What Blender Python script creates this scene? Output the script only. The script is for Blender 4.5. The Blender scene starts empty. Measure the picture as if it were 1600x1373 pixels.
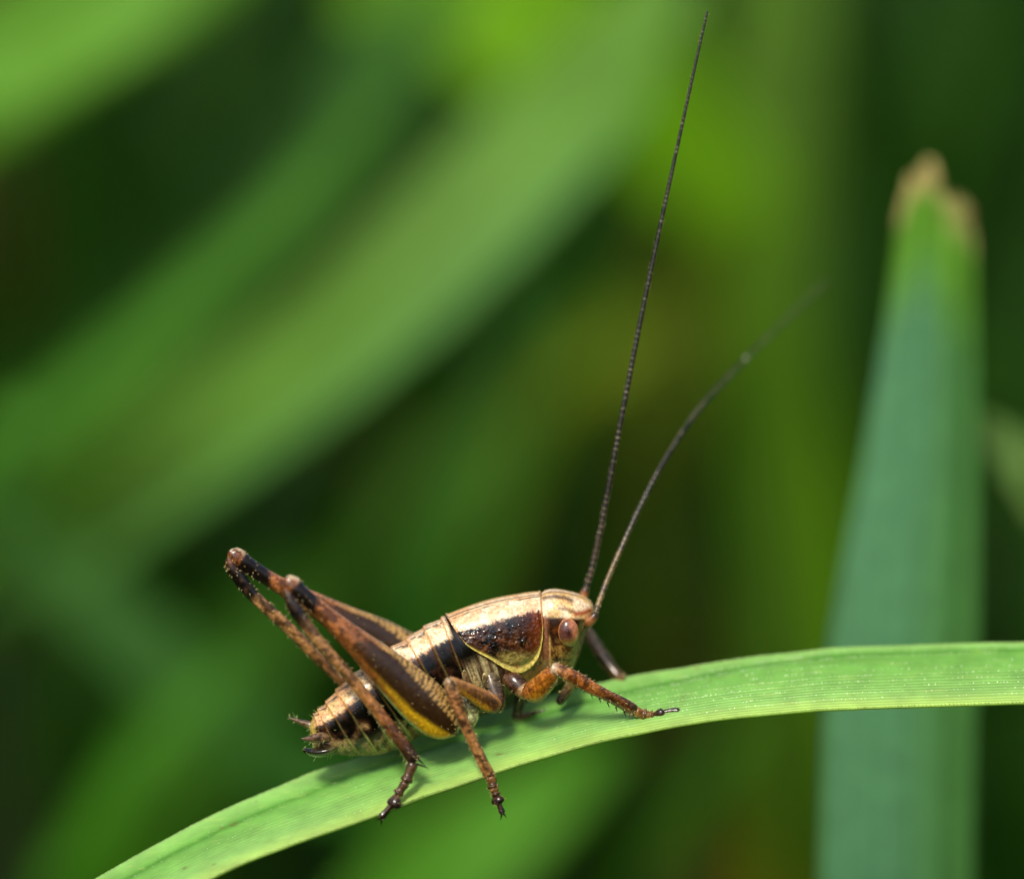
import bpy, math, random
import numpy as np
from mathutils import Vector

# ------------------------------------------------------------------ camera, sky, sun, exposure
PITCH = math.radians(16.0)          # the camera looks a little down on the blade
DIST = 155.0                        # mm, lens to the cricket
PXMM = 30.0                         # photograph pixels per mm at the cricket
FOCUS_H = 0.22                      # m, height of the picture's centre above the ground
RIGHT = np.array([1.0, 0.0, 0.0])
FWD = np.array([0.0, math.cos(PITCH), -math.sin(PITCH)])
UP = np.array([0.0, math.sin(PITCH), math.cos(PITCH)])
CAM = np.array([0.0, 0.0, FOCUS_H]) - FWD * DIST * 0.001

scene = bpy.context.scene
cd = bpy.data.cameras.new('camera')
cam = bpy.data.objects.new('camera', cd)
scene.collection.objects.link(cam)
cam.location = CAM
cam.rotation_euler = (math.pi / 2 - PITCH, 0, 0)
cd.sensor_width = 36.0
cd.lens = 36.0 * DIST / (1600 / PXMM)
cd.clip_start = 0.005
cd.clip_end = 200.0
cd.dof.use_dof = True
cd.dof.focus_distance = (DIST - 2.0) * 0.001
cd.dof.aperture_fstop = 10.5
scene.camera = cam

SUN_EL, SUN_AZ = math.radians(53), math.radians(-160)   # azimuth from +Y (away from the camera), negative towards -X: from the left, a little in front
world = bpy.data.worlds.new('World')
scene.world = world
world.use_nodes = True
nt = world.node_tree
bg = nt.nodes['Background']
sky = nt.nodes.new('ShaderNodeTexSky')
sky.sky_type = 'NISHITA'
sky.sun_disc = False
sky.sun_elevation = SUN_EL
sky.sun_rotation = SUN_AZ
nt.links.new(sky.outputs[0], bg.inputs[0])
sky.dust_density = 4.0
sky.ozone_density = 0.6
bg.inputs[1].default_value = 0.12
sun_dir = Vector((math.sin(SUN_AZ) * math.cos(SUN_EL), math.cos(SUN_AZ) * math.cos(SUN_EL), math.sin(SUN_EL)))
sl = bpy.data.lights.new('sun', 'SUN')
sl.energy = 2.6
sl.angle = math.radians(11.0)
sl.color = (1.0, 0.94, 0.82)
sun = bpy.data.objects.new('sun', sl)
scene.collection.objects.link(sun)
sun.rotation_euler = sun_dir.to_track_quat('Z', 'Y').to_euler()
scene.view_settings.view_transform = 'Standard'
scene.view_settings.look = 'None'
scene.view_settings.exposure = 0.4
scene.view_settings.gamma = 1.0
scene.cycles.max_bounces = 8
scene.cycles.use_denoising = True

# ------------------------------------------------------------------ helpers
rng = np.random.default_rng(7)


def W(p):
    """photograph pixel + depth (in the same pixel unit, away from the camera) -> world metres"""
    p = np.asarray(p, float).reshape(-1, 3)
    z = DIST + p[:, 2] / PXMM
    k = z / DIST
    x = (p[:, 0] - 800) / PXMM * k
    y = (686.5 - p[:, 1]) / PXMM * k
    return CAM + 0.001 * (x[:, None] * RIGHT + y[:, None] * UP + z[:, None] * FWD)


def yaw(p):
    p = np.array(p, float)
    x = 850 - p[..., 0]
    p[..., 2] -= 0.13 * 0.5 * (x + np.sqrt(x * x + 80.0 ** 2)) - 0.13 * 40
    return p


def srgb(r, g, b):
    c = np.array([r, g, b], float) / 255.0
    return np.where(c <= 0.04045, c / 12.92, ((c + 0.055) / 1.055) ** 2.4)


def sm(a, b, x):
    t = np.clip((x - a) / (b - a), 0, 1)
    return t * t * (3 - 2 * t)


def mix(c0, c1, f):
    f = np.asarray(f)[..., None]
    return c0 * (1 - f) + c1 * f


def hash3(i, j, k, seed):
    n = (i * 374761393 + j * 668265263 + k * 2147483647 + seed * 974634777) & 0xFFFFFFFF
    n = ((n ^ (n >> 13)) * 1274126177) & 0xFFFFFFFF
    n = ((n ^ (n >> 16)) * 2246822519) & 0xFFFFFFFF
    return ((n ^ (n >> 15)) & 0xFFFF) / 65535.0


def vn(p, freq, seed=0):
    """value noise 0..1 at points p (n,3)"""
    q = np.asarray(p, float) * freq
    i = np.floor(q).astype(np.int64)
    f = q - i
    f = f * f * (3 - 2 * f)
    out = 0
    for a in (0, 1):
        for b in (0, 1):
            for c in (0, 1):
                w = (f[:, 0] if a else 1 - f[:, 0]) * (f[:, 1] if b else 1 - f[:, 1]) * (f[:, 2] if c else 1 - f[:, 2])
                out = out + w * hash3(i[:, 0] + a, i[:, 1] + b, i[:, 2] + c, seed)
    return out


def fbm(p, freq, seed=0, oct=3):
    o, a, s = 0, 0.5, 0
    for k in range(oct):
        o = o + a * vn(p, freq * 2 ** k, seed + k)
        s += a
        a *= 0.5
    return o / s


def catmull(P, n):
    """smooth curve through the rows of P, n samples; returns samples and their index parameter"""
    P = np.asarray(P, float)
    K = len(P)
    Q = np.vstack([2 * P[0] - P[1], P, 2 * P[-1] - P[-2]])
    t = np.linspace(0, K - 1, n)
    i = np.minimum(t.astype(int), K - 2)
    f = (t - i)[:, None]
    a, b, c, d = Q[i], Q[i + 1], Q[i + 2], Q[i + 3]
    return 0.5 * (2 * b + (c - a) * f + (2 * a - 5 * b + 4 * c - d) * f ** 2 + (3 * b - a - 3 * c + d) * f ** 3), t


def grid_faces(nu, nv, wrap_v=False):
    i, j = np.meshgrid(np.arange(nu - 1), np.arange(nv if wrap_v else nv - 1), indexing='ij')
    j2 = (j + 1) % nv
    return np.stack([i * nv + j, i * nv + j2, (i + 1) * nv + j2, (i + 1) * nv + j], -1).reshape(-1, 4)


class Shell:
    """collects grids of vertices (in pixel space) with faces and colours (rgb linear + roughness)"""
    def __init__(self):
        self.v, self.f, self.c, self.n = [], [], [], 0

    def add(self, v, f, c):
        v = np.asarray(v, float).reshape(-1, 3)
        c = np.asarray(c, float)
        if c.ndim == 1:
            c = np.tile(c, (len(v), 1))
        if c.shape[1] == 3:
            c = np.hstack([c, np.full((len(c), 1), 0.35)])
        self.v.append(v)
        self.c.append(c)
        self.f += [tuple(int(x) + self.n for x in q) for q in f]
        self.n += len(v)

    def build(self, name, mat, parent=None, base=None, yawed=True, smooth=True):
        v = np.vstack(self.v)
        if yawed:
            v = yaw(v)
        v = W(v)
        if base is not None:
            v = v - base
        return mesh_object(name, v, self.f, mat, parent, np.vstack(self.c), smooth)


def mesh_object(name, v, f, mat, parent=None, col=None, smooth=True):
    me = bpy.data.meshes.new(name)
    me.from_pydata(np.asarray(v).tolist(), [], f if isinstance(f, list) else np.asarray(f).tolist())
    if col is not None:
        at = me.color_attributes.new('Col', 'FLOAT_COLOR', 'POINT')
        at.data.foreach_set('color', np.ascontiguousarray(col, dtype=np.float32).ravel())
    if smooth:
        me.polygons.foreach_set('use_smooth', np.ones(len(me.polygons), bool))
    me.materials.append(mat)
    me.update()
    o = bpy.data.objects.new(name, me)
    scene.collection.objects.link(o)
    if parent is not None:
        o.parent = parent
    return o


def tag(o, label=None, cat=None, group=None, kind=None):
    for k, val in (('label', label), ('category', cat), ('group', group), ('kind', kind)):
        if val:
            o[k] = val
    return o


def empty(name, loc):
    o = bpy.data.objects.new(name, None)
    o.empty_display_size = 0.005
    o.location = loc
    scene.collection.objects.link(o)
    return o


# ------------------------------------------------------------------ materials
def node_mat(name):
    m = bpy.data.materials.new(name)
    m.use_nodes = True
    t = m.node_tree
    return m, t, t.nodes['Principled BSDF'], t.nodes, t.links


def chitin_mat(name, bump=0.25, scale=3500.0, sss=0.0, coat=0.0, spec=0.5, micro=0.3):
    m, t, b, N, L = node_mat(name)
    at = N.new('ShaderNodeAttribute')
    at.attribute_name = 'Col'
    tc = N.new('ShaderNodeTexCoord')
    no = N.new('ShaderNodeTexNoise')
    no.inputs['Scale'].default_value = scale
    no.inputs['Detail'].default_value = 3
    L.new(tc.outputs['Object'], no.inputs['Vector'])
    mp = N.new('ShaderNodeMapRange')
    mp.inputs[1].default_value, mp.inputs[2].default_value = 0.3, 0.7
    mp.inputs[3].default_value, mp.inputs[4].default_value = 0.8, 1.15
    L.new(no.outputs[0], mp.inputs[0])
    nf = N.new('ShaderNodeTexNoise')
    nf.inputs['Scale'].default_value = 8500
    nf.inputs['Detail'].default_value = 2
    L.new(tc.outputs['Object'], nf.inputs['Vector'])
    mq = N.new('ShaderNodeMapRange')
    mq.inputs[1].default_value, mq.inputs[2].default_value = 0.36, 0.64
    mq.inputs[3].default_value, mq.inputs[4].default_value = 1 - micro, 1 + micro
    L.new(nf.outputs[0], mq.inputs[0])
    mul = N.new('ShaderNodeMath')
    mul.operation = 'MULTIPLY'
    L.new(mp.outputs[0], mul.inputs[0])
    L.new(mq.outputs[0], mul.inputs[1])
    mx = N.new('ShaderNodeVectorMath')
    mx.operation = 'SCALE'
    L.new(at.outputs['Color'], mx.inputs[0])
    L.new(mul.outputs[0], mx.inputs['Scale'])
    L.new(mx.outputs[0], b.inputs['Base Color'])
    L.new(at.outputs['Alpha'], b.inputs['Roughness'])
    b.inputs['IOR'].default_value = 1.5
    b.inputs['Specular IOR Level'].default_value = spec
    b.inputs['Coat Weight'].default_value = coat
    b.inputs['Coat Roughness'].default_value = 0.14
    if sss:
        b.inputs['Subsurface Weight'].default_value = sss
        b.inputs['Subsurface Radius'].default_value = (1.0, 0.5, 0.2)
        b.inputs['Subsurface Scale'].default_value = 0.00025
    bp = N.new('ShaderNodeBump')
    bp.inputs['Strength'].default_value = bump
    bp.inputs['Distance'].default_value = 0.00005
    ad_ = N.new('ShaderNodeMath')
    ad_.operation = 'MULTIPLY_ADD'
    ad_.inputs[1].default_value = 0.35
    L.new(nf.outputs[0], ad_.inputs[0])
    L.new(no.outputs[0], ad_.inputs[2])
    L.new(ad_.outputs[0], bp.inputs['Height'])
    L.new(bp.outputs[0], b.inputs['Normal'])
    return m


def leaf_mat(name, rough=0.42, trans=0.35, vein=0.0, spec=0.4, scale=900.0):
    """grass blade: colour attribute, fine noise, some light let through"""
    m, t, b, N, L = node_mat(name)
    at = N.new('ShaderNodeAttribute')
    at.attribute_name = 'Col'
    tc = N.new('ShaderNodeTexCoord')
    no = N.new('ShaderNodeTexNoise')
    no.inputs['Scale'].default_value = scale
    no.inputs['Detail'].default_value = 4
    L.new(tc.outputs['Object'], no.inputs['Vector'])
    mp = N.new('ShaderNodeMapRange')
    mp.inputs[1].default_value, mp.inputs[2].default_value = 0.3, 0.7
    mp.inputs[3].default_value, mp.inputs[4].default_value = 0.86, 1.12
    L.new(no.outputs[0], mp.inputs[0])
    mx = N.new('ShaderNodeVectorMath')
    mx.operation = 'SCALE'
    L.new(at.outputs['Color'], mx.inputs[0])
    L.new(mp.outputs[0], mx.inputs['Scale'])
    L.new(mx.outputs[0], b.inputs['Base Color'])
    b.inputs['Roughness'].default_value = rough
    b.inputs['Specular IOR Level'].default_value = spec
    bp = N.new('ShaderNodeBump')
    bp.inputs['Strength'].default_value = 0.3
    bp.inputs['Distance'].default_value = 0.00003
    n2 = N.new('ShaderNodeTexNoise')
    n2.inputs['Scale'].default_value = 9000
    L.new(tc.outputs['Object'], n2.inputs['Vector'])
    L.new(n2.outputs[0], bp.inputs['Height'])
    L.new(bp.outputs[0], b.inputs['Normal'])
    tr = N.new('ShaderNodeBsdfTranslucent')
    tint = N.new('ShaderNodeVectorMath')
    tint.operation = 'MULTIPLY'
    L.new(mx.outputs[0], tint.inputs[0])
    tint.inputs[1].default_value = (1.3, 1.25, 0.5)
    L.new(tint.outputs[0], tr.inputs['Color'])
    sh = N.new('ShaderNodeMixShader')
    sh.inputs[0].default_value = trans
    L.new(b.outputs[0], sh.inputs[1])
    L.new(tr.outputs[0], sh.inputs[2])
    L.new(sh.outputs[0], N['Material Output'].inputs['Surface'])
    return m


M_BODY = chitin_mat('chitin', 0.14, 3000, 0.04, 0.7, 0.25)
M_GLOSS = chitin_mat('glossy_chitin', 0.5, 4600, 0.0, 1.0, 0.3, micro=0.2)
M_EYE = chitin_mat('compound_eye', 0.1, 9000, 0.1, 0.8, micro=0.2)
M_HAIR = chitin_mat('bristle', 0.0, 2000, 0.0, 0.0)
M_ANT = chitin_mat('antenna_chitin', 0.1, 3000, 0.0, 0.1)
M_BLADE = leaf_mat('perch_blade', 0.4, 0.3)
M_LEAF = leaf_mat('grass_leaf', 0.6, 0.4, spec=0.2)
M_PAP = chitin_mat('papilla', 0.0, 2000, 0.0, 0.0)

m, t, b, N, L = node_mat('soil')
tc = N.new('ShaderNodeTexCoord')
no = N.new('ShaderNodeTexNoise')
no.inputs['Scale'].default_value = 35
no.inputs['Detail'].default_value = 8
L.new(tc.outputs['Object'], no.inputs['Vector'])
cr = N.new('ShaderNodeValToRGB')
cr.color_ramp.elements[0].position, cr.color_ramp.elements[0].color = 0.35, (0.008, 0.008, 0.003, 1)
cr.color_ramp.elements[1].position, cr.color_ramp.elements[1].color = 0.7, (0.010, 0.022, 0.004, 1)
L.new(no.outputs[0], cr.inputs[0])
L.new(cr.outputs[0], b.inputs['Base Color'])
b.inputs['Roughness'].default_value = 0.95
bp = N.new('ShaderNodeBump')
bp.inputs['Distance'].default_value = 0.01
L.new(no.outputs[0], bp.inputs['Height'])
L.new(bp.outputs[0], b.inputs['Normal'])
M_SOIL = m

# ------------------------------------------------------------------ ground
n = 81
g = np.linspace(-1, 1, n)
g = np.sign(g) * np.abs(g) ** 3 * 60
X, Y = np.meshgrid(g, g, indexing='ij')
P = np.stack([X.ravel(), Y.ravel(), np.zeros(n * n)], 1)
P[:, 2] = (fbm(P, 3.0, 3) - 0.5) * 0.03 * np.exp(-np.hypot(P[:, 0], P[:, 1]) / 6)
tag(mesh_object('ground', P, grid_faces(n, n), M_SOIL), kind='structure')

# ------------------------------------------------------------------ meadow grass nobody could count
def meadow(name, count, area, label, hmin, hmax, seed):
    r = np.random.default_rng(seed)
    V, F, C = [], [], []
    nb, seg, tot = 0, 6, 0
    while tot < count:
        x, y = area(r)
        h = r.uniform(hmin, hmax)
        az = r.uniform(0, 2 * math.pi)
        lean = r.uniform(0.05, 0.75) * h
        wd = r.uniform(0.0025, 0.005)
        d = np.array([math.cos(az), math.sin(az), 0])
        s = np.array([-d[1], d[0], 0])
        tw = r.uniform(-1, 1)
        u = np.linspace(0, 1, seg)
        ctr = np.array([x, y, -0.01]) + np.outer(lean * u ** 2, d) + np.outer(h * (u - 0.18 * u ** 3 * lean / h * 2), [0, 0, 1])
        # keep the air in front of the lens and round the cricket free
        q = ctr - CAM
        zc = q @ FWD
        lat = np.hypot(q @ RIGHT, q @ UP)
        if np.any((zc > -0.06) & (zc < 0.27) & (lat < 0.075 + 0.02 * (zc > 0.1))):
            continue
        wv = wd * (1 - u ** 2.2) + 0.0002
        ang = tw * u * 1.5
        sv = np.cos(ang)[:, None] * s + np.sin(ang)[:, None] * d
        ring = np.stack([ctr - sv * wv[:, None], ctr + np.array([0, 0, -1]) * (0.15 * wv)[:, None], ctr + sv * wv[:, None]], 1)
        base = nb * seg * 3
        V.append(ring.reshape(-1, 3))
        hue = r.uniform(0, 1)
        c = srgb(32, 92, 4) * (1 - hue) + srgb(56, 108, 4) * hue
        if r.random() < 0.03:
            c = srgb(100, 84, 30)
        c = c * r.uniform(0.25, 0.75)
        C.append(np.tile(np.append(c, 0.5), (seg * 3, 1)))
        F.append(grid_faces(seg, 3) + base)
        nb += 1
        tot += 1
    o = mesh_object(name, np.vstack(V), np.vstack(F), M_LEAF, None, np.vstack(C))
    return tag(o, label, 'grass', kind='stuff')


def area_back(r):
    return r.uniform(-0.75, 0.75), r.uniform(0.22, 1.1)


def area_round(r):
    while True:
        x, y = r.uniform(-1.3, 1.3), r.uniform(-1.3, 1.3)
        if 0.2 < math.hypot(x, y) and not (abs(x) < 0.75 and y > 0.2):
            return x, y


meadow('meadow_grass', 2600, area_back, 'dim tangle of green grass filling the blurred background', 0.10, 0.34, 11)
meadow('surrounding_grass', 4500, area_round, 'green grass growing all round the perch, outside the picture', 0.2, 0.6, 12)


# ------------------------------------------------------------------ single grass blades
def blade(name, pts, col, label, mat=None, tip=None, fold=0.12, flip=0.0, root=True, n=70, m=9, group=None):
    """pts: (px, py, depth in mm, width px, tilt deg); first point is the lower end, which is led down to the ground"""
    pts = np.array(pts, float)
    d = pts[:, 2] * PXMM
    ctr = W(np.stack([pts[:, 0], pts[:, 1], d], 1))
    wid = pts[:, 3] / PXMM * 0.001 * (DIST + pts[:, 2]) / DIST * 0.5
    tilt = np.radians(pts[:, 4])
    if root:
        a, bb = ctr[0], ctr[0] - ctr[1]
        bb = bb / np.linalg.norm(bb)
        h = a[2] + 0.012
        out = []
        for u in (0.35, 0.7, 1.0):
            hor = np.array([bb[0], bb[1], 0]) * h * 0.55 * (u - 0.42 * u * u)
            out.append(a + hor + np.array([0, 0, -h * u]))
        ctr = np.vstack([out[::-1], ctr])
        wid = np.concatenate([wid[0] * np.array([0.6, 0.75, 0.9]), wid])
        tilt = np.concatenate([[tilt[0]] * 3, tilt])
    A, tt = catmull(np.hstack([ctr, wid[:, None], tilt[:, None]]), n)
    ctr, wid, tilt = A[:, :3], np.maximum(A[:, 3], 0.0001), A[:, 4]
    T = np.gradient(ctr, axis=0)
    T /= np.linalg.norm(T, axis=1)[:, None]
    S0 = np.cross(T, FWD)
    S0 /= np.linalg.norm(S0, axis=1)[:, None]
    B0 = np.cross(T, S0)
    S = S0 * np.cos(tilt)[:, None] + B0 * np.sin(tilt)[:, None]
    Bn = np.cross(T, S)
    u = np.linspace(-1, 1, m)
    V = ctr[:, None, :] + S[:, None, :] * (wid[:, None] * u)[..., None] + Bn[:, None, :] * (wid[:, None] * fold * (np.abs(u) * 1.6 - 0.6))[..., None]
    V = V.reshape(-1, 3)
    c = np.array(col, float)
    if c.ndim == 1:
        C = np.tile(c, (len(V), 1))
    else:
        C = np.repeat(catmull(c, n)[0], m, 0)
    C = np.clip(C, 0, 1) * (0.85 + 0.3 * vn(V, 120, 5))[:, None]
    C = np.hstack([C, np.full((len(C), 1), 0.45)])
    base = ctr[0].copy()
    o = mesh_object(name, V - base, grid_faces(n, m), mat or M_LEAF, None, C)
    o.location = base
    md = o.modifiers.new('thickness', 'SOLIDIFY')
    md.thickness = 0.00025
    return tag(o, label, 'grass blade', group)


for pts_, col_, lab_ in [
    ([(-90, 1000, 170, 50, 40), (110, 845, 140, 90, 25), (300, 690, 118, 150, -5), (520, 515, 108, 165, -12), (700, 345, 106, 165, -12), (840, 205, 108, 160, -10), (960, 80, 114, 140, -10), (1060, -50, 122, 90, -10)],
     (108, 160, 64), 'brightest broad light green blade slanting up behind the cricket to the antenna'),
    ([(-230, 900, 180, 160, -10), (-60, 750, 176, 190, -10), (130, 580, 170, 190, -10), (330, 390, 168, 180, -10), (500, 210, 170, 160, -12), (610, 80, 174, 130, -15), (700, -60, 180, 80, -15)],
     (50, 104, 22), 'dull dark green blade slanting parallel above the brightest slanting blade'),
    ([(-330, 260, 150, 180, -12), (-120, 170, 148, 230, -15), (80, 50, 148, 230, -15), (240, -40, 150, 210, -15), (400, -150, 154, 150, -10)],
     (88, 148, 24), 'broad green blade crossing the corner above the dark brown gap'),
    ([(-130, 250, 124, 90, -20), (40, 130, 120, 110, -20), (200, 20, 118, 140, -15), (330, -90, 120, 120, -15)],
     (104, 164, 54), 'lighter green blade lying over the broad blade in the corner'),
    ([(1200, 420, 230, 110, 20), (1090, 250, 222, 200, 20), (950, 110, 214, 260, 20), (780, 10, 210, 270, 15), (560, -70, 210, 160, 10)],
     (112, 172, 14), 'yellow green blade arching over above the brightest slanting blade'),
    ([(1240, 1430, 230, 80, 10), (1225, 1100, 230, 90, 10), (1215, 750, 230, 110, 8), (1200, 420, 228, 150, 5), (1205, 120, 230, 170, 0), (1230, -120, 234, 120, 0)],
     (72, 116, 2), 'upright olive green blade standing between the antennae and the bitten blade'),
    ([(1060, 1000, 290, 80, 20), (1010, 820, 290, 100, 20), (1030, 620, 290, 100, 15), (1080, 420, 290, 130, 10), (1110, 220, 292, 70, 0)],
     (96, 118, 20), 'olive brown withering blade behind the antenna bases'),
    ([(600, 1320, 135, 70, 25), (470, 1210, 132, 100, 20), (320, 1090, 132, 110, 15), (180, 970, 134, 105, 15), (60, 860, 138, 85, 15), (-60, 760, 142, 50, 10)],
     (46, 104, 22), 'bluish green blade sloping down towards the tail end of the cricket'),
    ([(-220, 1080, 210, 160, -15), (-60, 900, 208, 210, -15), (90, 760, 206, 190, -15), (210, 610, 206, 130, -10), (290, 500, 208, 70, 0)],
     (84, 140, 16), 'soft green blade rising at the lower end of the slanting blades'),
    ([(210, 1500, 190, 130, -10), (230, 1320, 188, 170, -10), (300, 1160, 188, 170, -10), (400, 1010, 190, 130, -5), (480, 900, 194, 60, 0)],
     (58, 118, 2), 'mid green upright blade behind the bluish sloping blade'),
    ([(560, 1560, 126, 150, -10), (640, 1420, 124, 180, -10), (760, 1310, 124, 160, -10), (870, 1225, 126, 110, -10), (960, 1150, 130, 40, -10)],
     (80, 146, 30), 'pale green blade tip below the feet under the perch blade'),
    ([(1660, 900, 34, 60, 10), (1640, 790, 34, 95, 10), (1590, 715, 35, 80, 5), (1530, 660, 36, 40, 0), (1490, 630, 37, 10, 0)],
     (92, 132, 58), 'small pale blade tip reaching in beside the bitten blade'),
    ([(1180, 1500, 250, 40, 5), (1220, 1300, 248, 55, 5), (1235, 1130, 248, 50, 5), (1240, 960, 250, 30, 0)],
     (150, 124, 4), 'narrow ochre brown blade beside the bitten blade below the perch'),
    ([(640, 1150, 300, 60, -10), (720, 900, 298, 80, -10), (800, 690, 298, 80, -10), (900, 540, 300, 70, -5), (1040, 420, 304, 20, 0)],
     (44, 116, 20), 'dark green blade leaning behind the straight antenna'),
    ([(420, 1130, 260, 50, -10), (560, 900, 256, 70, -10), (700, 720, 256, 60, -10), (860, 590, 258, 40, -10), (980, 520, 262, 12, 0)],
     (60, 110, 6), 'thin dark stem rising behind the back of the cricket'),
    ([(1420, 1100, 270, 60, 10), (1370, 800, 268, 70, 10), (1330, 520, 268, 60, 10), (1310, 300, 272, 30, 5)],
     (40, 92, 6), 'thin dark green blade close behind the bitten blade'),
    ([(-60, 770, 130, 40, -15), (60, 660, 128, 60, -15), (260, 500, 126, 65, -15), (450, 330, 126, 60, -15), (590, 170, 130, 30, -15)],
     (74, 140, 34), 'thin lighter streak of a blade in front of the dull slanting blade'),
    ([(-80, 1040, 130, 14, 10), (120, 900, 112, 24, 0), (360, 735, 100, 40, -10), (560, 590, 96, 50, -10), (760, 410, 96, 55, -10), (930, 240, 98, 40, -10), (1020, 130, 102, 15, -10)],
     (98, 156, 76), 'added thin pale bluish strip for the highlight on the lower edge of the brightest slanting blade'),  # edge highlight of the brightest blade, built as an extra pale strip
    ([(60, 1480, 110, 40, -10), (130, 1320, 108, 60, -10), (230, 1170, 108, 60, -10), (360, 1040, 110, 30, -10)],
     (60, 128, 4), 'thin fresh green blade near the lower corner behind the perch'),
    ([(820, 700, 240, 30, 0), (930, 560, 238, 70, -5), (1070, 430, 238, 90, -10), (1190, 330, 240, 50, -10), (1260, 270, 244, 15, -10)],
     (120, 150, 2), 'yellowish blade slanting across behind both antennae'),
    ([(980, 1420, 140, 60, 10), (1040, 1300, 138, 70, 10), (1120, 1190, 138, 60, 10), (1180, 1110, 140, 30, 5)],
     (50, 100, 6), 'dark green blade low under the front foot of the cricket'),
]:
    blade('grass_blade', pts_, srgb(*col_) * np.array([0.96, 0.93, 0.85]), lab_)

# the bitten blade: cut off with a torn, dried tip
nB, mB = 160, 97
rows = np.array([(1430, 1350, 230), (1405, 1500, 250), (1400, 1373, 258), (1405, 1150, 256), (1412, 1000, 250), (1425, 850, 226), (1440, 700, 196), (1450, 560, 168), (1458, 450, 146), (1462, 370, 133), (1462, 300, 128)], float)[1:]
A, _ = catmull(rows, nB)
u = np.linspace(-1, 1, mB)
sh = Shell()
top = 0.5 + 0.0 * u
ub = np.interp(u, [-1, -0.75, -0.4, -0.15, 0.05, 0.15, 0.3, 0.6, 0.85, 1.0], [310, 278, 246, 238, 248, 292, 302, 312, 326, 352]) + 16 + 16 * (vn(np.stack([u * 9, u * 0, u * 0], 1), 1.0, 8) - 0.5) + 34 * (vn(np.stack([u * 22, u * 0, u * 0], 1), 1.0, 9) - 0.5) - 10 * (rng.random(mB) > 0.86)
PXB = A[:, None, 0] + A[:, None, 2] * 0.5 * u
tv = np.linspace(0, 1, nB)[:, None]
PYB = 1500 + (ub[None, :] - 1500) * tv ** 0.9
cx = np.interp(PYB, rows[::-1, 1], rows[::-1, 0])
cw = np.interp(PYB, rows[::-1, 1], rows[::-1, 2])
PXB = cx + cw * 0.455 * u
curl = np.clip((380 - PYB) / 120, 0, 1)
DB = 24.0 * PXMM + np.abs(u - 0.1) ** 1.3 * 46 + 5 * np.sin(u * 9) - curl * 12 * np.cos(u * 7) + (u < -0.45) * 0
V = np.stack([PXB, PYB, DB], -1).reshape(-1, 3)
wv = W(V)
dist_tip = (PYB - ub[None, :]).ravel()
nz = fbm(V, 0.03, 21)
dry = sm(52, 14, dist_tip + (nz - 0.5) * 90)
C = mix(srgb(88, 144, 100), srgb(82, 138, 68), sm(-0.2, 0.8, np.tile(u, nB)))
C = mix(C, srgb(100, 158, 44), sm(260, 80, dist_tip))
C = mix(C, srgb(200, 188, 122), dry)
C = mix(C, srgb(120, 90, 40), dry * sm(0.55, 0.75, fbm(V, 0.08, 4)))
C = np.hstack([C * (0.9 + 0.2 * np.abs(np.sin(np.tile(u, nB) * 19 + 2 * np.sin(np.tile(u, nB) * 5))))[:, None], np.full((len(C), 1), 0.5)])
# lead its lower end to the ground
low = wv.reshape(nB, mB, 3)[0]
ext = []
for k in (3, 2, 1):
    e = low.copy()
    e[:, 2] = low[:, 2] * (1 - k / 3) - 0.01 * (k == 3)
    e[:, 0] = low[:, 0].mean() + (low[:, 0] - low[:, 0].mean()) * (1 - 0.12 * k)
    ext.append(e)
wv = np.vstack(ext + [wv])
C = np.vstack([C[:mB]] * 3 + [C])
base = wv[:mB].mean(0)
o = mesh_object('bitten_grass_blade', wv - base, grid_faces(nB + 3, mB), M_LEAF, None, C)
o.location = base
o.modifiers.new('thickness', 'SOLIDIFY').thickness = 0.0003
tag(o, 'upright bluish green grass blade cut off at a ragged dried brown tip', 'grass blade')

# ------------------------------------------------------------------ the blade the cricket stands on
far_e = np.array([(-420, 1790), (-150, 1580), (20, 1450), (150, 1373), (300, 1290), (450, 1222), (560, 1184), (750, 1121), (900, 1077), (1050, 1046), (1200, 1023), (1350, 1011), (1600, 1004), (1850, 1012), (2150, 1050), (2500, 1140), (2800, 1270), (3050, 1420)], float)
near_e = np.array([(-300, 1800), (-60, 1640), (150, 1480), (320, 1375), (450, 1318), (600, 1266), (690, 1232), (840, 1184), (960, 1151), (1080, 1127), (1210, 1112), (1360, 1103), (1605, 1096), (1850, 1100), (2140, 1126), (2490, 1200), (2790, 1305), (3045, 1425)], float)
depth_k = np.array([0, 0, 0, 0, 0, 0, 0, 0, 0, 0, 0, 0, 0, 0, 20, 50, 90, 130], float)
scale_k = np.array([1.05, 1.05, 1, 1, 1, 1, 1, 1, 1, 1, 1, 1, 1, 0.95, .85, .7, .5, .15])
nP, mP = 900, 121
FE, _ = catmull(far_e, nP)
NE, _ = catmull(near_e, nP)
DK = catmull(depth_k[:, None], nP)[0][:, 0]
SK = catmull(scale_k[:, None], nP)[0][:, 0]
fr = np.linspace(0, 1, mP)
CREASE = 0.26


CRS = CREASE + 0.02 - 0.15 * sm(850, 1350, FE[:, 0])


def blade_depth(f, c=CREASE):
    f = np.asarray(f, float)
    k = 36 + 15 * (CREASE + 0.02 - c) / 0.15
    return np.where(f < c, 62 - (62 - k) * f / c, k - (k + 80) * (f - c) / (1 - c))


PT = FE[:, None, :] * (1 - fr)[None, :, None] + NE[:, None, :] * fr[None, :, None]
dep = blade_depth(fr[None, :], CRS[:, None]) * SK[:, None] + DK[:, None]
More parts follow.
